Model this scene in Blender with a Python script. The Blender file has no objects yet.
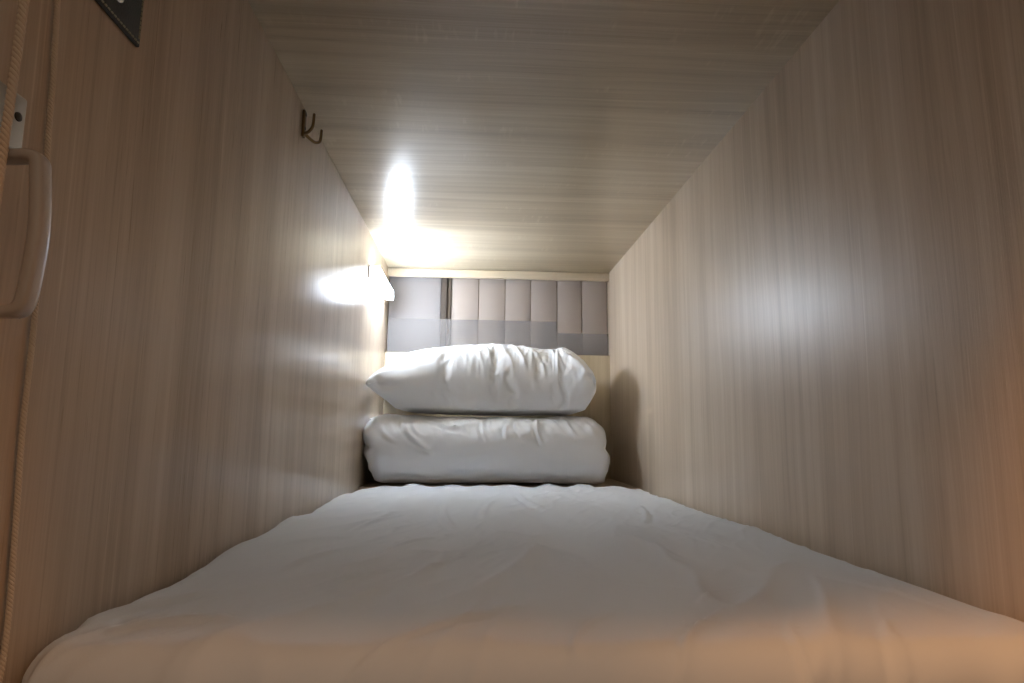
import bpy, bmesh, math, random
import numpy as np
from mathutils import Vector, Matrix, noise as mnoise

random.seed(4)
S = bpy.context.scene
COL = S.collection
CAMZ = 0.33                                   # camera height above the bunk base
XL, XR = -0.3525, 0.5275                      # inner faces of the side boards
YF, YB = 0.27, 2.485                          # front opening, face of the back board
ZC = 0.968                                    # underside of the ceiling board

# ------------------------------------------------------------------ helpers
def link(o, parent=None):
    COL.objects.link(o)
    if parent: o.parent = parent
    return o

def mesh_obj(name, bm, mat, parent=None, smooth=True, angle=35):
    me = bpy.data.meshes.new(name)
    bmesh.ops.recalc_face_normals(bm, faces=bm.faces[:])
    bm.to_mesh(me); bm.free()
    if smooth:
        for p in me.polygons: p.use_smooth = True
        me.set_sharp_from_angle(angle=math.radians(angle))
    me.materials.append(mat)
    return link(bpy.data.objects.new(name, me), parent)

def empty(name, loc):
    o = bpy.data.objects.new(name, None); o.location = loc
    o.empty_display_size = 0.05
    return link(o)

def tag(o, label, cat, group=None):
    o['label'] = label; o['category'] = cat
    if group: o['group'] = group
    return o

def struct(o):
    o['kind'] = 'structure'; return o

def add_box(bm, lo, hi, bevel=0.0, seg=2):
    g = bmesh.ops.create_cube(bm, size=1.0)
    vs = g['verts']
    for v in vs:
        v.co = Vector([lo[i] + (v.co[i] + .5) * (hi[i] - lo[i]) for i in range(3)])
    if bevel > 0:
        es = list({e for v in vs for e in v.link_edges})
        bmesh.ops.bevel(bm, geom=es, offset=bevel, segments=seg, profile=.5, affect='EDGES')

def box_obj(name, lo, hi, mat, parent=None, bevel=0.0, seg=2):
    bm = bmesh.new(); add_box(bm, lo, hi, bevel, seg)
    return mesh_obj(name, bm, mat, parent)

def add_tube(bm, pts, rad, n=10, cap=True, up=None):
    """tube through pts; rad a number or one per point"""
    pts = [Vector(p) for p in pts]
    rad = [rad] * len(pts) if isinstance(rad, (int, float)) else rad
    prev = None; rings = []
    for i, p in enumerate(pts):
        a = pts[max(i - 1, 0)]; b = pts[min(i + 1, len(pts) - 1)]
        t = (b - a).normalized()
        if prev is None:
            x = t.orthogonal().normalized()
        else:
            x = (prev - t * prev.dot(t)).normalized()
        prev = x; y = t.cross(x)
        rings.append([bm.verts.new(p + (x * math.cos(2 * math.pi * k / n) + y * math.sin(2 * math.pi * k / n)) * rad[i]) for k in range(n)])
    for r0, r1 in zip(rings, rings[1:]):
        for k in range(n):
            bm.faces.new((r0[k], r0[(k + 1) % n], r1[(k + 1) % n], r1[k]))
    if cap:
        bm.faces.new(rings[0][::-1]); bm.faces.new(rings[-1])

def smooth_path(pts, n=8):
    """Catmull-Rom through pts"""
    P = [Vector(p) for p in pts]; P = [P[0] * 2 - P[1]] + P + [P[-1] * 2 - P[-2]]
    out = []
    for i in range(1, len(P) - 2):
        for k in range(n):
            t = k / n
            out.append(.5 * ((2 * P[i]) + (P[i + 1] - P[i - 1]) * t + (2 * P[i - 1] - 5 * P[i] + 4 * P[i + 1] - P[i + 2]) * t * t
                             + (3 * P[i] - P[i - 1] - 3 * P[i + 1] + P[i + 2]) * t ** 3))
    out.append(P[-2]); return out

def grid_faces(bm, rows, closed=False):
    for a, b in zip(rows, rows[1:]):
        m = len(a)
        for k in range(m if closed else m - 1):
            bm.faces.new((a[k], a[(k + 1) % m], b[(k + 1) % m], b[k]))

# ------------------------------------------------------------------ materials
def new_mat(name):
    m = bpy.data.materials.new(name); m.use_nodes = True
    nt = m.node_tree; b = nt.nodes['Principled BSDF']
    return m, nt, b

def plain(name, col, rough=.5, metal=0.0, bump=0.0, bscale=300, **kw):
    m, nt, b = new_mat(name)
    b.inputs['Base Color'].default_value = (*col, 1); b.inputs['Roughness'].default_value = rough
    b.inputs['Metallic'].default_value = metal
    for k, v in kw.items(): b.inputs[k].default_value = v
    tc = nt.nodes.new('ShaderNodeTexCoord')
    nz = nt.nodes.new('ShaderNodeTexNoise'); nz.inputs['Scale'].default_value = bscale; nz.inputs['Detail'].default_value = 3
    nt.links.new(tc.outputs['Object'], nz.inputs['Vector'])
    mr = nt.nodes.new('ShaderNodeMapRange')
    mr.inputs['To Min'].default_value = max(rough - .06, 0); mr.inputs['To Max'].default_value = min(rough + .06, 1)
    nt.links.new(nz.outputs['Fac'], mr.inputs['Value']); nt.links.new(mr.outputs['Result'], b.inputs['Roughness'])
    if bump:
        bp = nt.nodes.new('ShaderNodeBump'); bp.inputs['Strength'].default_value = bump; bp.inputs['Distance'].default_value = .001
        nt.links.new(nz.outputs['Fac'], bp.inputs['Height']); nt.links.new(bp.outputs['Normal'], b.inputs['Normal'])
    return m

def wood(name, axis, dark=(.475, .367, .262), mid=(.605, .485, .367), light=(.71, .595, .475), rough=.33, offs=(0, 0, 0), fine=1.0, cross=0.0, bump=.25, spec=.85):
    """wood-look laminate, grain running along `axis`"""
    m, nt, b = new_mat(name)
    N = nt.nodes.new; L = nt.links.new
    tc = N('ShaderNodeTexCoord')
    # slow sideways drift so the grain lines are not ruler straight
    dm = N('ShaderNodeMapping'); s = [3.0, 3.0, 3.0]; s[axis] = 1.1; dm.inputs['Scale'].default_value = s
    dm.inputs['Location'].default_value = offs
    L(tc.outputs['Object'], dm.inputs['Vector'])
    dn = N('ShaderNodeTexNoise'); dn.inputs['Scale'].default_value = 1.0; dn.inputs['Detail'].default_value = 2
    L(dm.outputs['Vector'], dn.inputs['Vector'])
    ds = N('ShaderNodeVectorMath'); ds.operation = 'MULTIPLY_ADD'
    L(dn.outputs['Color'], ds.inputs[0]); ds.inputs[1].default_value = [0.05 if i != axis else 0 for i in range(3)]
    L(tc.outputs['Object'], ds.inputs[2])
    def streak(across, along, detail, rg):
        mp = N('ShaderNodeMapping'); sc = [across] * 3; sc[axis] = along
        mp.inputs['Scale'].default_value = sc; mp.inputs['Location'].default_value = (offs[0] * 3 + across * .01, offs[1] * 5, offs[2] * 2)
        L(ds.outputs['Vector'], mp.inputs['Vector'])
        nz = N('ShaderNodeTexNoise'); nz.inputs['Scale'].default_value = 1.0
        nz.inputs['Detail'].default_value = detail; nz.inputs['Roughness'].default_value = rg
        L(mp.outputs['Vector'], nz.inputs['Vector']); return nz.outputs['Fac']
    broad = streak(11, .55, 3, .55); strip = streak(46, .8, 4, .6); pore = streak(330 * fine, 5.0, 3, .7); thin = streak(125, .9, 3, .6)
    def mix(a, wa, bb, wb):
        x = N('ShaderNodeMath'); x.operation = 'MULTIPLY'; L(a, x.inputs[0]); x.inputs[1].default_value = wa
        y = N('ShaderNodeMath'); y.operation = 'MULTIPLY_ADD'; L(bb, y.inputs[0]); y.inputs[1].default_value = wb; L(x.outputs[0], y.inputs[2])
        return y.outputs[0]
    fac = mix(broad, .42, strip, .36); 
    t = N('ShaderNodeMath'); t.operation = 'MULTIPLY_ADD'; L(pore, t.inputs[0]); t.inputs[1].default_value = .22; L(fac, t.inputs[2])
    facs = t.outputs[0]
    flecks = None
    if cross:                                            # short pale ray flecks across the grain
        mp = N('ShaderNodeMapping'); sc = [16.0] * 3; sc[axis] = 120; mp.inputs['Scale'].default_value = sc
        L(tc.outputs['Object'], mp.inputs['Vector'])
        fz = N('ShaderNodeTexNoise'); fz.inputs['Scale'].default_value = 1; fz.inputs['Detail'].default_value = 2
        L(mp.outputs['Vector'], fz.inputs['Vector'])
        pm = N('ShaderNodeMapping'); sc = [14.0] * 3; sc[axis] = 5; pm.inputs['Scale'].default_value = sc
        L(tc.outputs['Object'], pm.inputs['Vector'])
        pz = N('ShaderNodeTexNoise'); pz.inputs['Scale'].default_value = 1; pz.inputs['Detail'].default_value = 2
        L(pm.outputs['Vector'], pz.inputs['Vector'])
        f1 = N('ShaderNodeMapRange'); f1.inputs['From Min'].default_value = .55; f1.inputs['From Max'].default_value = .68; L(fz.outputs['Fac'], f1.inputs['Value'])
        f2 = N('ShaderNodeMapRange'); f2.inputs['From Min'].default_value = .54; f2.inputs['From Max'].default_value = .66; L(pz.outputs['Fac'], f2.inputs['Value'])
        fm = N('ShaderNodeMath'); fm.operation = 'MULTIPLY'; L(f1.outputs['Result'], fm.inputs[0]); L(f2.outputs['Result'], fm.inputs[1])
        fx = N('ShaderNodeMath'); fx.operation = 'MULTIPLY'; L(fm.outputs[0], fx.inputs[0]); fx.inputs[1].default_value = cross
        flecks = fx.outputs[0]
    # sparse thin pale streaks and darker pore lines
    lt_ = N('ShaderNodeMapRange'); lt_.inputs['From Min'].default_value = .60; lt_.inputs['From Max'].default_value = .70; lt_.inputs['To Max'].default_value = .09
    L(thin, lt_.inputs['Value'])
    dk_ = N('ShaderNodeMapRange'); dk_.inputs['From Min'].default_value = .40; dk_.inputs['From Max'].default_value = .30; dk_.inputs['To Max'].default_value = .06
    L(thin, dk_.inputs['Value'])
    a1 = N('ShaderNodeMath'); a1.operation = 'ADD'; L(facs, a1.inputs[0]); L(lt_.outputs['Result'], a1.inputs[1])
    a2 = N('ShaderNodeMath'); a2.operation = 'SUBTRACT'; L(a1.outputs[0], a2.inputs[0]); L(dk_.outputs['Result'], a2.inputs[1])
    facs = a2.outputs[0]
    if flecks:
        a3 = N('ShaderNodeMath'); a3.operation = 'ADD'; L(facs, a3.inputs[0]); L(flecks, a3.inputs[1]); facs = a3.outputs[0]
    cr = N('ShaderNodeValToRGB'); e = cr.color_ramp.elements
    e[0].position = .38; e[0].color = (*dark, 1); e[1].position = .63; e[1].color = (*light, 1)
    k = cr.color_ramp.elements.new(.5); k.color = (*mid, 1)
    L(facs, cr.inputs['Fac']); L(cr.outputs['Color'], b.inputs['Base Color'])
    mr = N('ShaderNodeMapRange'); mr.inputs['To Min'].default_value = rough - .05; mr.inputs['To Max'].default_value = rough + .08
    L(pore, mr.inputs['Value']); L(mr.outputs['Result'], b.inputs['Roughness'])
    bp = N('ShaderNodeBump'); bp.inputs['Strength'].default_value = bump; bp.inputs['Distance'].default_value = .0005
    L(pore, bp.inputs['Height']); L(bp.outputs['Normal'], b.inputs['Normal'])
    b.inputs['Specular IOR Level'].default_value = spec
    return m

def fabric(name, col, scale=900):
    m, nt, b = new_mat(name)
    N = nt.nodes.new; L = nt.links.new
    b.inputs['Base Color'].default_value = (*col, 1); b.inputs['Roughness'].default_value = .85
    b.inputs['Sheen Weight'].default_value = .15; b.inputs['Specular IOR Level'].default_value = .22
    tc = N('ShaderNodeTexCoord')
    nz = N('ShaderNodeTexNoise'); nz.inputs['Scale'].default_value = 28; nz.inputs['Detail'].default_value = 5
    L(tc.outputs['Object'], nz.inputs['Vector'])
    wv = N('ShaderNodeTexNoise'); wv.inputs['Scale'].default_value = scale; wv.inputs['Detail'].default_value = 1
    L(tc.outputs['Object'], wv.inputs['Vector'])
    b1 = N('ShaderNodeBump'); b1.inputs['Strength'].default_value = .10; b1.inputs['Distance'].default_value = .0005
    L(wv.outputs['Fac'], b1.inputs['Height'])
    b2 = N('ShaderNodeBump'); b2.inputs['Strength'].default_value = .22; b2.inputs['Distance'].default_value = .004
    L(nz.outputs['Fac'], b2.inputs['Height']); L(b1.outputs['Normal'], b2.inputs['Normal'])
    L(b2.outputs['Normal'], b.inputs['Normal'])
    return m

M_wallL = wood('oak laminate upright', 2, rough=.28, bump=.14, spec=.6)
M_wallR = wood('oak laminate upright right', 2, rough=.37, bump=.6, spec=1.0, offs=(3.1, 1.7, .4))
M_ceil = wood('oak laminate crosswise', 0, offs=(1.3, 4.2, 2.2), dark=(.425, .350, .245), mid=(.545, .462, .335), light=(.65, .57, .435), rough=.29, cross=.10)
M_back = wood('pale oak laminate', 2, dark=(.50, .42, .28), mid=(.57, .48, .335), light=(.64, .55, .40), rough=.45, offs=(7, 1, 3))
M_rim = wood('pale oak laminate edge', 0, dark=(.52, .43, .29), mid=(.60, .50, .36), light=(.66, .56, .42), rough=.45, offs=(2, 1, 3))
M_base = wood('oak laminate base', 0, offs=(5, 2, 1))
M_sheet = fabric('white bed sheet cotton', (.80, .84, .89))
M_pillow = fabric('white pillow cotton', (.90, .91, .925))
M_duvet = fabric('white duvet cotton', (.88, .89, .905))
M_slat = plain('grey beige lacquer', (.335, .285, .255), .7, bscale=60)
M_pane = plain('light grey lacquer', (.225, .208, .208), .85, bscale=60)
M_post = plain('dark brown metal', (.085, .07, .06), .8, **{'Specular IOR Level': .1})
M_postl = plain('mid brown metal', (.10, .078, .06), .8, **{'Specular IOR Level': .1})
M_band = plain('grey translucent band', (.36, .342, .338), .8, Alpha=.28)
M_gap = plain('brown backing', (.22, .16, .115), .7)
M_hook = plain('aged brass', (.20, .13, .055), .38, .85)
M_alu = plain('brushed aluminium', (.62, .62, .62), .35, .9)
M_plastic = plain('translucent white plastic', (.50, .46, .42), .3, 0, **{'Transmission Weight': .12})
M_plate = plain('grey zinc plate', (.55, .54, .50), .4, .4)
M_screw = plain('dark screw', (.10, .09, .08), .4, .8)
M_cord = plain('cream twisted cord', (.74, .61, .47), .8, 0, .4, 1500)
M_leather = plain('black leather', (.018, .017, .014), .48, 0, .5, 500)
M_edge = plain('leather cut edge', (.035, .016, .009), .7)
M_thread = plain('pale thread', (.42, .38, .27), .8)
M_rivet = plain('nickel rivet', (.65, .63, .6), .3, 1)
def emission(name, col, strength):
    m, nt, b = new_mat(name)
    b.inputs['Base Color'].default_value = (.8, .8, .8, 1)
    b.inputs['Emission Color'].default_value = (*col, 1); b.inputs['Emission Strength'].default_value = strength
    return m
M_led = emission('lit opal diffuser', (.82, .94, 1.10), 65.0)
M_cap = emission('opal end cap', (.86, .95, 1.06), 5.0)

# ------------------------------------------------------------------ the capsule shell
TH = 0.02
struct(box_obj('wall_left', (XL - TH, YF, -.02), (XL, YB + .09, ZC + .02), M_wallL, bevel=.001))
struct(box_obj('wall_right', (XR, YF, -.02), (XR + TH, YB + .09, ZC + .02), M_wallR, bevel=.001))
struct(box_obj('ceiling', (XL, YF, ZC), (XR, YB + .09, ZC + TH), M_ceil, bevel=.0008))
struct(box_obj('floor', (XL, .40, -.02), (XR, YB + .02, 0), M_base, bevel=.001))
struct(box_obj('wall_back', (XL, YB, 0), (XR, YB + .018, .634), M_back, bevel=.001))
struct(box_obj('trim_1', (XL, YB - .004, .9365), (XR, YB + .018, ZC - .0012), M_rim, bevel=.001))      # lintel strip over the opening
struct(box_obj('trim_2', (XL, 2.03, 0), (XR, YB, .158), M_base, bevel=.002))                            # ledge behind the mattress

# opening in the back board, closed by a grey panel, a dark post and slats
win = struct(empty('window_1', (0, YB + .03, .60)))
def wpart(name, lo, hi, mat, bevel=.0012, seg=2, lab=None):
    bm = bmesh.new()
    off = win.location
    add_box(bm, [lo[i] - off[i] for i in range(3)], [hi[i] - off[i] for i in range(3)], bevel, seg)
    o = mesh_obj(name, bm, mat, win)
    if lab: o['label'] = lab
    return o
Z0, Z1 = .60, .966
wpart('backing', (XL, YB + .046, Z0), (XR, YB + .056, Z1), M_gap)
wpart('pane', (XL + .004, YB + .026, Z0), (-.145, YB + .045, Z1), M_pane, lab='plain light grey panel')
wpart('lower_band', (XL + .004, YB + .0205, Z0), (.318, YB + .0215, .770), M_band, 0, lab='grey translucent band across the lower part')  # thin translucent sheets added to give the panels a greyer lower band
wpart('lower_band', (.320, YB + .0205, Z0), (XR - .001, YB + .0215, .724), M_band, 0, lab='grey translucent band across the lower part')
wpart('post', (-.143, YB + .022, Z0), (-.1205, YB + .045, Z1), M_post, lab='dark brown upright post')
wpart('post', (-.114, YB + .024, Z0), (-.1045, YB + .045, Z1), M_postl)
edges = [-.103, .006, .112, .215, .322, .422, .5265]
for i, (a, c) in enumerate(zip(edges, edges[1:])):
    w = (.0022, .0020, .0020, .0030, .0026, .002)[i]
    wpart('slat', (a + .0012, YB + .030, Z0), (c - w, YB + .045, Z1), M_slat, .0006)

# ------------------------------------------------------------------ mattress
def ridge(x, y, seg, w, a):
    (x0, y0), (x1, y1) = seg
    dx, dy = x1 - x0, y1 - y0; L2 = dx * dx + dy * dy
    t = ((x - x0) * dx + (y - y0) * dy) / L2
    tc = np.clip(t, 0, 1)
    bow = .012 * np.sin(tc * math.pi) 
    nl = math.sqrt(L2)
    d = ((x - x0) * -dy + (y - y0) * dx) / nl - bow
    over = np.maximum(np.abs(t - .5) - .5, 0) * nl
    fall = np.sin(np.clip(t, 0, 1) * math.pi) ** .5 * np.exp(-(over / .01) ** 2)
    return a * fall * (np.exp(-(d / w) ** 2) - .6 * np.exp(-((d - 1.7 * w) / (1.2 * w)) ** 2))

def nz(x, y, z=0.0):
    return np.array([mnoise.noise(Vector((a, b, c))) for a, b, c in zip(np.ravel(x), np.ravel(y), np.ravel(np.broadcast_to(z, np.shape(x))))]).reshape(np.shape(x))

def build_mattress():
    x0, x1, y0, y1 = XL + .002, XR - .003, .518, 2.026
    r, rz, e, top = .058, .030, .028, .164
    nx, ny, ne = 190, 320, 30
    ext = np.linspace(0, 1, ne + 1)[1:]
    sx = np.concatenate([-ext[::-1], np.zeros(0), ]); 
    cx = np.linspace(x0 + r, x1 - r, nx); cy = np.linspace(y0 + r, y1 - r, ny)
    ax = np.concatenate([np.full(ne, cx[0]), cx, np.full(ne, cx[-1])]); ex = np.concatenate([-ext[::-1], np.zeros(nx), ext])
    ay = np.concatenate([np.full(ne, cy[0]), cy, np.full(ne, cy[-1])]); ey = np.concatenate([-ext[::-1], np.zeros(ny), ext])
    AX, AY = np.meshgrid(ax, ay); EX, EY = np.meshgrid(ex, ey)
    DX = EX * np.sqrt(1 - EY ** 2 / 2); DY = EY * np.sqrt(1 - EX ** 2 / 2)
    Lr = np.sqrt(DX ** 2 + DY ** 2); Ls = np.maximum(Lr, 1e-9)
    ux, uy = DX / Ls, DY / Ls
    th = np.clip((Lr - .30) / .45, 0, 1) * math.pi / 2
    hor = (r - e) * np.clip(Lr / .30, 0, 1) + e * np.sin(th)
    down = rz * (1 - np.cos(th)) + np.clip((Lr - .75) / .25, 0, 1) * (top - rz - .001)
    run = (r - e) * np.clip(Lr / .30, 0, 1) + e * th + np.clip((Lr - .75) / .25, 0, 1) * .12
    X = AX + ux * hor; Y = AY + uy * hor; Zb = top - down
    NX, NY, NZ = ux * np.sin(th), uy * np.sin(th), np.cos(th)
    # plan coordinates run on down the sides, so creases carry over the front edge
    PX = AX + ux * run; PY = AY + uy * run
    h = np.zeros_like(X)
    h += .006 * np.clip((PY - y0) / .3, .3, 1) * nz(PX * 2.6, PY * 1.6, 1.3) + .0035 * nz(PX * 7, PY * 4, 4.1) + .0012 * nz(PX * 18, PY * 11, 9.0)
    # long soft pulls fanning out from the duvet end
    ang = np.arctan2(PX - .05, 2.75 - PY)
    h += .0030 * nz(ang * 16, PY * 1.3, 2.2) * np.clip((2.2 - PY) / .5, 0, 1) + .0018 * nz(ang * 34, PY * 2.2, 6.2)
    cre = [((-.10, .50), (.055, .63), .006, .0035), ((.08, .52), (.13, .62), .005, .003), ((.16, .50), (.24, .62), .006, .003),
           ((.26, .49), (.30, .61), .006, .002), ((.33, .49), (.39, .60), .006, .0016), ((.22, .64), (.30, .70), .005, .002),
           ((-.16, .72), (-.08, .80), .005, .003), ((-.19, .68), (-.12, .72), .004, .0025), ((-.13, .86), (-.05, 1.02), .006, .003),
           ((-.05, .80), (.03, .90), .005, .0022), ((.10, .78), (.22, .70), .005, .002), ((.05, 1.00), (.16, .80), .007, .0025),
           ((.20, 1.10), (.27, .85), .007, .0025), ((-.20, 1.10), (-.14, 1.32), .007, .003), ((.02, 1.2), (.06, 1.6), .010, .003),
           ((.30, 1.2), (.36, .92), .008, .0025), ((-.03, 1.1), (-.06, 1.5), .010, .003), ((.15, 1.35), (.12, 1.75), .011, .003),
           ((-.335, .60), (-.255, .70), .012, .006), ((-.30, .575), (-.20, .60), .010, .005), ((-.33, .66), (-.27, .80), .011, .004),
           ((.18, .58), (.30, .55), .006, .002), ((.40, .75), (.47, .60), .009, .003), ((-.02, .56), (.07, .585), .005, .002),
           ((-.28, .92), (-.19, 1.05), .010, .003), ((.38, 1.5), (.30, 1.15), .010, .003), ((-.23, .78), (-.14, .97), .009, .003)]
    for a, b_, w, am in cre: h += ridge(PX, PY, (a, b_), w * .62, am * 1.5)
    # fine crumples, running mostly up the bed and slanting to the right
    cx_, cy_ = PX - .45 * PY, PY * .55 + .2 * PX
    for fq, am, sd in ((9, .0050, 1.7), (17, .0030, 5.2), (30, .0016, 8.4)):
        rn = 1 - np.abs(nz(cx_ * fq, cy_ * fq * .5, sd)) * 3.2
        msk = np.clip(nz(PX * 3.3, PY * 2.6, sd + 3) * 2.2 + .35, 0, 1)
        h += am * msk * np.clip(rn, 0, 1) ** 2.4
    # bulging edges along both side boards, and the scalloped edge in front of the duvet
    side = np.minimum(PX - x0, x1 - PX)
    h += .007 * np.exp(-(side / .10) ** 2) * nz(PX * 2, PY * 5.0, 7.7)
    h += .0035 * np.exp(-((PY - y1 + .03) / .06) ** 2) * np.sin(PX * 62 + 2.5 * nz(PX * 5, PY * 0, 3.0))
    # slight crown
    h += .0055 * np.clip((PY - y0 - .06) / .35, 0, 1) * (1 - ((X - (x0 + x1) / 2) / ((x1 - x0) / 2)) ** 2)
    fade = np.clip(Zb / .05, 0, 1); h *= fade
    X = np.clip(X + NX * h, XL + .0012, XR - .0012); Y = np.minimum(Y + NY * h, 2.0285); Z = np.maximum(Zb + NZ * h, .001)
    bm = bmesh.new()
    rows = [[bm.verts.new((X[j, i], Y[j, i] , Z[j, i])) for i in range(X.shape[1])] for j in range(X.shape[0])]
    grid_faces(bm, rows)
    bm.faces.new([v for v in rows[0]] + [r_[-1] for r_ in rows[1:]] + rows[-1][-2::-1] + [r_[0] for r_ in rows[-2:0:-1]])
    o = mesh_obj('mattress', bm, M_sheet, angle=80)
    return tag(o, 'mattress under a creased white fitted sheet, filling the bunk between the wooden walls', 'mattress')
build_mattress()

# ------------------------------------------------------------------ folded duvet
def build_duvet():
    cx, cy, cz = .043, 2.248, .2745
    hx, hy, hz = .388, .222, .115
    nu, nv, nc = 190, 150, 34
    bm = bmesh.new()
    ph = np.linspace(0, 2 * math.pi, nv, endpoint=False)
    ss = np.concatenate([-1 - np.zeros(0), np.linspace(-1, 1, nu)])
    def section(s, scale, xs):
        c, sn = np.cos(ph), np.sin(ph)
        n = 3.0
        rr = (np.abs(c) ** n + np.abs(sn) ** n) ** (-1 / n)
        y = hy * rr * c * scale; z = hz * rr * sn * (1 - (1 - scale) * .9)
        return np.full(nv, xs), y, z
    rows = []
    ends = .055
    xs, sc, cap = [], [], []
    for k in range(nc):                                        # left end cap from the middle outwards
        t = (k + 1) / nc; xs.append(-hx + .0 + .016 * (1 - t) ** .5 * 0); sc.append(.02 + t * .80); cap.append(-1)
    for k in range(12):
        a = (k + 1) / 12 * math.pi / 2; xs.append(-hx + ends * (1 - math.cos(a))); sc.append(.82 + .18 * math.sin(a)); cap.append(0)
    for k in range(1, nu):
        xs.append(-hx + ends + (2 * hx - 2 * ends) * k / nu); sc.append(1.0); cap.append(0)
    for k in range(13):
        a = math.pi / 2 - k / 12 * math.pi / 2; xs.append(hx - ends * (1 - math.cos(a))); sc.append(.82 + .18 * math.sin(a)); cap.append(0)
    for k in range(nc):
        t = 1 - (k + 1) / nc; xs.append(hx); sc.append(.02 + t * .80); cap.append(1)
    xs = np.array(xs); sc = np.array(sc); cap = np.array(cap)
    Xs, Ys, Zs = zip(*[section(0, s, x) for s, x in zip(sc, xs)])
    X, Y, Z = map(np.array, (Xs, Ys, Zs))
    Rr = np.sqrt((Y / hy) ** 2 + (Z / hz) ** 2)
    SCL = np.repeat(sc[:, None], nv, 1); CAP = np.repeat(cap[:, None], nv, 1)
    PH = np.repeat(ph[None, :], len(xs), 0)
    # layered folds showing at the ends
    spiral = Z / hz * 1.7 + .55 * nz(Y * 7, Z * 9, 2.0) + .25 * np.cos(PH)
    lay = np.abs(np.sin(spiral * math.pi / 1.25)) ** .6
    endw = np.clip((np.abs(X) - (hx - ends)) / ends, 0, 1)
    leftw = (X < 0)
    X = X + np.sign(X) * endw * (lay - .75) * np.where(leftw, .018, .009) * np.clip(SCL * 1.4, 0, 1)
    X = X + np.where(leftw, 1.5, .8) * endw * .014 * nz(Y * 16, Z * 22, np.where(leftw, 3.0, 8.0))
    # rounder lower right end, left end drawn in at the bottom, top bulge at the right
    X = X + np.where(leftw, endw * .035 * np.clip(-Z / hz, -.2, 1), -endw * .018 * np.clip(Z / hz, 0, 1))
    # soft puffing, top wrinkles and creases
    NYr = Y / (hy * hy); NZr = Z / (hz * hz); ln = np.sqrt(NYr ** 2 + NZr ** 2) + 1e-9; NYr /= ln; NZr /= ln
    arc = PH * .17
    h = .010 * nz(X * 3.2, arc * 5, 1.0) + .004 * nz(X * 9, arc * 10, 5.0) + .0014 * nz(X * 26, arc * 16, 7.0)
    # face towards the camera is phi = pi; its top edge phi ~ 2.2
    up = np.exp(-((PH - 2.35) / .42) ** 2)
    h += up * 1.25 * (.0065 * nz(X * 24 + PH * 2.0, PH * 1.7, 3.3) + .0035 * nz(X * 52 - PH * 3, PH * 2, 8.8))
    def cr(x0, p0, x1, p1, w, a): return ridge(X, PH * .17, ((x0 - cx, p0 * .17), (x1 - cx, p1 * .17)), w, a)
    h += cr(-.24, 2.25, -.13, 3.15, .008, .006) + cr(-.20, 2.35, -.15, 2.75, .006, .004)
    h += cr(-.18, 2.1, -.02, 2.55, .007, .005) + cr(-.14, 2.5, .02, 2.3, .006, .004) + cr(.03, 2.0, .04, 2.9, .006, .004)
    h += cr(.055, 2.0, .06, 2.7, .005, .003) + cr(.205, 2.05, .215, 2.95, .006, .006) + cr(.12, 2.3, .10, 2.8, .006, .004)
    h += cr(.14, 2.2, .15, 2.75, .006, .003) + cr(.30, 2.2, .335, 2.8, .007, .004) + cr(-.30, 2.4, -.24, 2.9, .008, .004)
    h = h * (1 - .6 * endw)
    Y = Y + NYr * h; Z = Z + NZr * h
    # sits flat on the ledge
    Z = np.where(Z < -hz * .80, -hz * .80 + (Z + hz * .80) * .55, Z)
    Z = Z - Z.min() + .1585
    X = X + cx; Y = Y + cy
    X = np.clip(X, XL + .0015, XR - .002); Y = np.clip(Y, 2.02, YB - .002)
    rows = [[bm.verts.new((X[i, k], Y[i, k], Z[i, k])) for k in range(nv)] for i in range(X.shape[0])]
    grid_faces(bm, rows, True)
    bm.faces.new(rows[0]); bm.faces.new(rows[-1])
    o = mesh_obj('folded_duvet', bm, M_duvet, angle=80)
    tag(o, 'white duvet folded into a thick block, under the pillow at the head of the bed', 'duvet')
    return o
duvet = build_duvet()
dv_top = max(v.co.z for v in duvet.data.vertices)

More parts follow.
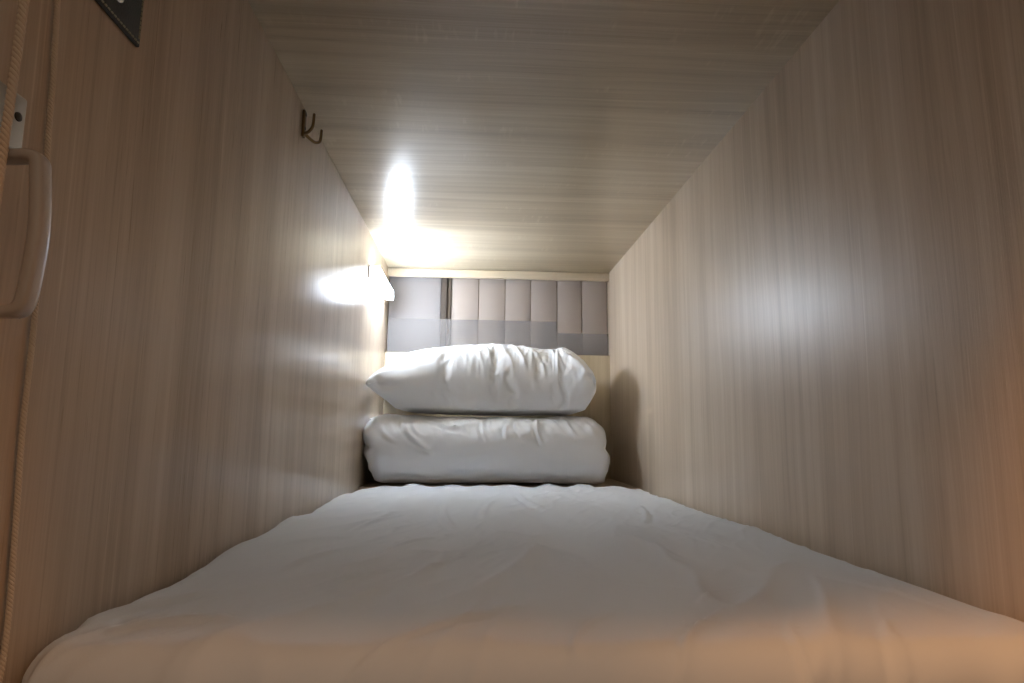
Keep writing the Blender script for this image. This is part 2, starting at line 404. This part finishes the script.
# ------------------------------------------------------------------ pillow: a sewn case blown up with cloth pressure
def build_pillow():
    W, D = .84, .54
    nx, ny = 84, 54
    bm = bmesh.new()
    def z_of(u, v):
        return .012 * (1 - abs(2 * u - 1) ** 3) * (1 - abs(2 * v - 1) ** 3)
    topv, botv = {}, {}
    rnd = random.Random(11)
    for j in range(ny + 1):
        for i in range(nx + 1):
            u, v = i / nx, j / ny
            x, y = (u - .5) * W, (v - .5) * D
            edge = i in (0, nx) or j in (0, ny)
            n1 = mnoise.noise(Vector((x * 14, y * 14, 2))) * .004
            topv[i, j] = bm.verts.new((x, y, 0 if edge else z_of(u, v) + n1 * .6 + .002))
            botv[i, j] = topv[i, j] if edge else bm.verts.new((x, y, -z_of(u, v) + n1 * .6 - .002))
    for j in range(ny):
        for i in range(nx):
            bm.faces.new((topv[i, j], topv[i + 1, j], topv[i + 1, j + 1], topv[i, j + 1]))
            bm.faces.new((botv[i, j], botv[i, j + 1], botv[i + 1, j + 1], botv[i + 1, j]))
    o = mesh_obj('pillow', bm, M_pillow, angle=180)
    md = o.modifiers.new('c', 'CLOTH'); cs = md.settings
    cs.quality = 6; cs.mass = .25; cs.tension_stiffness = 30; cs.compression_stiffness = 30; cs.shear_stiffness = 8
    cs.bending_stiffness = .02; cs.use_pressure = True; cs.uniform_pressure_force = 9.0; cs.air_damping = 3
    cs.effector_weights.gravity = 0.0
    cs.tension_damping = cs.compression_damping = cs.shear_damping = 10
    md.collision_settings.use_collision = False
    S.frame_start = 1; S.frame_end = 60
    md.point_cache.frame_start = 1; md.point_cache.frame_end = 60
    for f in range(1, 46): S.frame_set(f)
    sb = o.modifiers.new('s', 'SUBSURF'); sb.levels = 1; sb.render_levels = 1
    dg = bpy.context.evaluated_depsgraph_get()
    me = bpy.data.meshes.new_from_object(o.evaluated_get(dg))
    co = np.empty(len(me.vertices) * 3); me.vertices.foreach_get('co', co); co = co.reshape(-1, 3)
    old = o.data; o.modifiers.clear(); o.data = me; me.name = 'pillow'; bpy.data.meshes.remove(old)
    S.frame_set(1)
    print('PILLOW raw', co.min(0), co.max(0))
    return o, me, co
pillow, pme, pco = build_pillow()
PW, PD, PT = .745, .43, .292                                       # size it lies at
ext = pco.max(0) - pco.min(0); mid = (pco.max(0) + pco.min(0)) / 2
q = (pco - mid) / ext                                              # -.5 .. .5
u0 = q[:, 0]; v0 = q[:, 1]
ux = np.where(u0 > .22, .22 + (u0 - .22) * .66, u0)                # right end pushed in, blunter than the left
ux = (ux + .5) / (ux.max() + .5) - .5
x = ux * PW; y = v0 * PD; z = q[:, 2] * PT
z = z * (1 + .55 * np.clip((u0 - .20) / .25, 0, 1) ** 2)
# gathers running back from the front seam over the crown
top = np.clip(z / .05, 0, 1)
front = np.exp(-((v0 + .24) / .17) ** 2)
g1 = nz(u0 * 19 + v0 * 3.5, v0 * 2.2, 3.7); g2 = nz(u0 * 38 - v0 * 4, v0 * 3.0, 8.1)
rid = (1 - np.abs(g1) * 2.6).clip(0, 1) ** 2.2; rid2 = (1 - np.abs(g2) * 2.6).clip(0, 1) ** 2.0
amp = .35 + 1.0 * np.exp(-((u0 - .17) / .20) ** 2)
h = top * front * amp * (.0075 * rid + .0035 * rid2 - .003)
h += .0022 * nz(x * 22, y * 22, z * 22)
# pocket fold near the right end
h += ridge(u0, v0 * .0 + z * 2.2, ((.30, .26), (.47, .02)), .022, .010) * (v0 < -.02)
z = z + h * .8 ; y = y - h * .6 * (v0 < 0)
z = np.where(z < -.085, -.085 + (z + .085) * .30, z)                # flat underneath
z = z + .016 * u0 * np.exp(-(z / .05) ** 2)                          # right seam rides higher than the left
z = z - z.min()
x = x + .020; y = y + 2.265
z = z + dv_top - .0005
pme.vertices.foreach_set('co', np.stack([x, np.minimum(y, YB - .004), z], 1).ravel()); pme.update()
for p in pme.polygons: p.use_smooth = True
md = pillow.modifiers.new('smooth', 'SUBSURF'); md.levels = 1; md.render_levels = 1
tag(pillow, 'plump white pillow with gathered creases, lying on top of the folded duvet', 'pillow')

# ------------------------------------------------------------------ LED bar lamp on the left wall near the back
lamp = tag(empty('wall_lamp', (XL, 2.215, .839)), 'lit white LED bar lamp fixed to the left wall just below the ceiling', 'lamp')
def lpart(name, lo, hi, mat, bevel, lab=None):
    bm = bmesh.new(); add_box(bm, lo, hi, bevel, 3)
    o = mesh_obj(name, bm, mat, lamp)
    if lab: o['label'] = lab
    return o
HL = .180
lpart('housing', (.0003, -HL, -.0195), (.006, HL, .0205), M_alu, .0015, 'thin metal back plate')
lpart('added_top_shield', (.0072, -HL + .0035, .0183), (.024, HL - .0035, .0203), M_alu, .0008)  # added strip over the diffuser, cuts its light on the ceiling
lpart('diffuser', (.0072, -HL + .0035, -.018), (.036, HL - .0035, .018), M_led, .006, 'glowing opal cover')
for s in (-1, 1):
    a, b_ = sorted((s * HL, s * (HL - .0034)))
    lpart('end_cap', (.0072, a, -.019), (.0365, b_, .019), M_cap, .001)

# ------------------------------------------------------------------ double coat hook high on the left wall
hook = tag(empty('coat_hook', (XL, 1.218, .932)), 'small brass double coat hook high on the left wall', 'hook')
bm = bmesh.new(); add_box(bm, (.0002, -.007, -.029), (.006, .007, .027), .0024, 3)
mesh_obj('backplate', bm, M_hook, hook)
for zz in (.018, -.010):
    bm = bmesh.new(); add_tube(bm, [(.005, 0, zz), (.0070, 0, zz), (.0074, 0, zz)], [.0034, .0032, .002], 10)
    mesh_obj('screw', bm, M_screw, hook)
def prong(dy, dz):
    bm = bmesh.new()
    pts = [(.004, 0, -.019), (.010, dy * .3, -.023 + dz * .4), (.018, dy * .7, -.024 + dz), (.0245, dy * .95, -.018 + dz), (.0265, dy, -.008 + dz), (.0270, dy * 1.01, .004 + dz), (.0272, dy * 1.01, .010 + dz)]
    sp = smooth_path(pts, 7); n = len(sp)
    rad = [.0034 - .0008 * i / n for i in range(n)]; rad[-1] = .0014; rad[-2] = .0022
    add_tube(bm, sp, rad, 12)
    return mesh_obj('prong', bm, M_hook, hook)
prong(-.019, .002); prong(.042, -.001)

# ------------------------------------------------------------------ grab handle at the near end of the left wall
gh = tag(empty('grab_handle', (XL, .459, .467)), 'pale bow-shaped grab handle on the left wall beside the hanging cords', 'handle')
bm = bmesh.new()
path = [(.004, 0, .0555), (.016, 0, .056), (.028, 0, .0565), (.0345, 0, .0535), (.0365, 0, .042), (.040, 0, 0), (.0375, 0, -.042), (.0345, 0, -.0545), (.028, 0, -.0575), (.016, 0, -.0575), (.004, 0, -.0575)]
sp = smooth_path(path, 6)
rows = []
for i, p in enumerate(sp):                                            # rounded-rectangle bar swept along the bow
    a = sp[max(i - 1, 0)]; c = sp[min(i + 1, len(sp) - 1)]; t = (c - a).normalized(); nrm = t.cross(Vector((0, 1, 0)))
    hw, hd, ring = .0075, .0046, []
    if p.x < .03: hd = .0042
    for k in range(16):
        an = 2 * math.pi * k / 16; cc, s_ = math.cos(an), math.sin(an)
        rr = (abs(cc) ** 4 + abs(s_) ** 4) ** -.25
        ring.append(bm.verts.new(p + Vector((0, 1, 0)) * (hw * rr * cc) + nrm * (hd * rr * s_)))
    rows.append(ring)
grid_faces(bm, rows, True); bm.faces.new(rows[0]); bm.faces.new(rows[-1])
mesh_obj('grip', bm, M_plastic, gh, angle=60)
for lo, hi, scz in ((.068, .112, .094), (-.112, -.068, -.094)):
    bm = bmesh.new(); add_box(bm, (.0003, -.022, lo), (.005, .0235, hi), .002, 3)
    mp = mesh_obj('mount_plate', bm, M_plate, gh)
    mp['label'] = 'grey screw plate'
    for yy in (-.013, .0145):
        bm = bmesh.new(); add_tube(bm, [(.0045, yy, scz), (.0062, yy, scz), (.0068, yy, scz)], [.0036, .0034, .0024], 14)
        mesh_obj('screw', bm, M_screw, mp)

# ------------------------------------------------------------------ two twisted cords hanging by the opening
def cord(pts, R, pitch, label):
    sp = smooth_path(pts, 40)
    bm = bmesh.new(); L = [0]
    for a, b_ in zip(sp, sp[1:]): L.append(L[-1] + (b_ - a).length)
    tot = L[-1]; n = int(tot / pitch * 14); fr = []
    j = 0
    for i in range(n + 1):
        s = tot * i / n
        while j < len(L) - 2 and L[j + 1] < s: j += 1
        f = (s - L[j]) / max(L[j + 1] - L[j], 1e-9); fr.append((s, sp[j].lerp(sp[j + 1], f)))
    for k in range(3):
        line = []
        for s, p in fr:
            an = 2 * math.pi * (s / (3 * pitch) + k / 3)
            line.append(p + Vector((math.cos(an), math.sin(an), 0)) * R * .5)
        add_tube(bm, line, R * .54, 7)
    return tag(mesh_obj('pull_cord', bm, M_cord, None, angle=180), label, 'cord')
cord([(-.336, .449, .966), (-.336, .4495, .75), (-.336, .450, .64), (-.336, .449, .56), (-.336, .448, .50), (-.336, .448, .25), (-.336, .448, .012)], .0031, .0042,
     'thick cream twisted cord passing in front of the handle plate at the far left')
cord([(-.3485, .490, .966), (-.3485, .497, .78), (-.3485, .502, .678), (-.3485, .507, .614), (-.3485, .510, .56), (-.3485, .5155, .478), (-.3485, .519, .40), (-.3485, .5195, .33), (-.3485, .524, .26), (-.3485, .528, .19), (-.3485, .526, .14), (-.3485, .515, .07), (-.3485, .505, .012)], .0022, .0032,
     'thin cream twisted cord hanging down the left wall behind the grab handle')

# ------------------------------------------------------------------ stitched black leather patch, top left
lt = tag(empty('leather_patch', (XL, .625, .714)), 'black leather patch with pale stitched edges, high on the left wall near the opening', 'leather patch')
bm = bmesh.new(); add_box(bm, (.0003, -.135, 0), (.0042, 0, .13), .0012, 2)
mesh_obj('leather_panel', bm, M_leather, lt)
bm = bmesh.new()
for k in range(24):
    y = -.0032 - k * .0052; I = .0032
    if y < -.130: break
    add_tube(bm, [(.0040, y, I), (.0048, y - .0006, I), (.0048, y - .0020, I), (.0040, y - .0026, I)], .0009, 6)
    z = I + (k + 1) * .0052
    if z < .125: add_tube(bm, [(.0040, -I, z), (.0048, -I, z + .0006), (.0048, -I, z + .0020), (.0040, -I, z + .0026)], .0009, 6)
mesh_obj('stitching', bm, M_thread, lt)
bm = bmesh.new(); add_tube(bm, [(.0036, -.044, .0275), (.0056, -.044, .0275), (.0064, -.044, .0275), (.0068, -.044, .0275)], [.0075, .0075, .006, .003], 20)
mesh_obj('rivet', bm, M_rivet, lt)['label'] = 'round metal rivet'

# ------------------------------------------------------------------ light from the corridor
def area(name, loc, target, sx, sy, energy, col):
    l = bpy.data.lights.new(name, 'AREA'); l.shape = 'RECTANGLE'; l.size = sx; l.size_y = sy; l.energy = energy; l.color = col
    o = bpy.data.objects.new(name, l); o.location = loc
    o.rotation_euler = (Vector(target) - Vector(loc)).to_track_quat('-Z', 'Y').to_euler(); return link(o)
area('corridor_downlight', (.42, .183, 1.25), (.25, .50, .1), .16, .014, 2.4, (1.0, .43, .13))
area('corridor_lamp', (-1.2, -.09, 1.66), (.5, .55, .3), .2, .2, 11.5, (1.0, .45, .16))
w = bpy.data.worlds.new('corridor'); S.world = w; w.use_nodes = True
wn, wl = w.node_tree.nodes.new, w.node_tree.links.new           # dim warm corridor: pale walls above, dark floor below
tc = wn('ShaderNodeTexCoord'); sp = wn('ShaderNodeSeparateXYZ'); wl(tc.outputs['Generated'], sp.inputs[0])
cr = wn('ShaderNodeValToRGB'); wl(sp.outputs['Z'], cr.inputs['Fac'])
cr.color_ramp.elements[0].position = 0.0; cr.color_ramp.elements[0].color = (.10, .06, .035, 1)
cr.color_ramp.elements[1].position = .22; cr.color_ramp.elements[1].color = (1.0, .82, .64, 1)
wl(cr.outputs['Color'], w.node_tree.nodes['Background'].inputs[0]); w.node_tree.nodes['Background'].inputs[1].default_value = .22

# ------------------------------------------------------------------ camera
F = Vector((0.0554952, 0.98851611, 0.14055666)); R = Vector((0.99828521, -0.05755912, 0.01065817)); U = R.cross(F)
cam = bpy.data.cameras.new('camera'); co = bpy.data.objects.new('camera', cam); link(co)
co.matrix_world = Matrix(((R.x, U.x, -F.x, 0), (R.y, U.y, -F.y, 0), (R.z, U.z, -F.z, CAMZ), (0, 0, 0, 1)))
cam.sensor_width = 36; cam.lens = 640 / 1024 * 36; cam.clip_start = .01
S.camera = co
S.view_settings.view_transform = 'Standard'; S.view_settings.look = 'None'; S.view_settings.gamma = 1
S.view_settings.exposure = 0.70; S.view_settings.use_curve_mapping = False
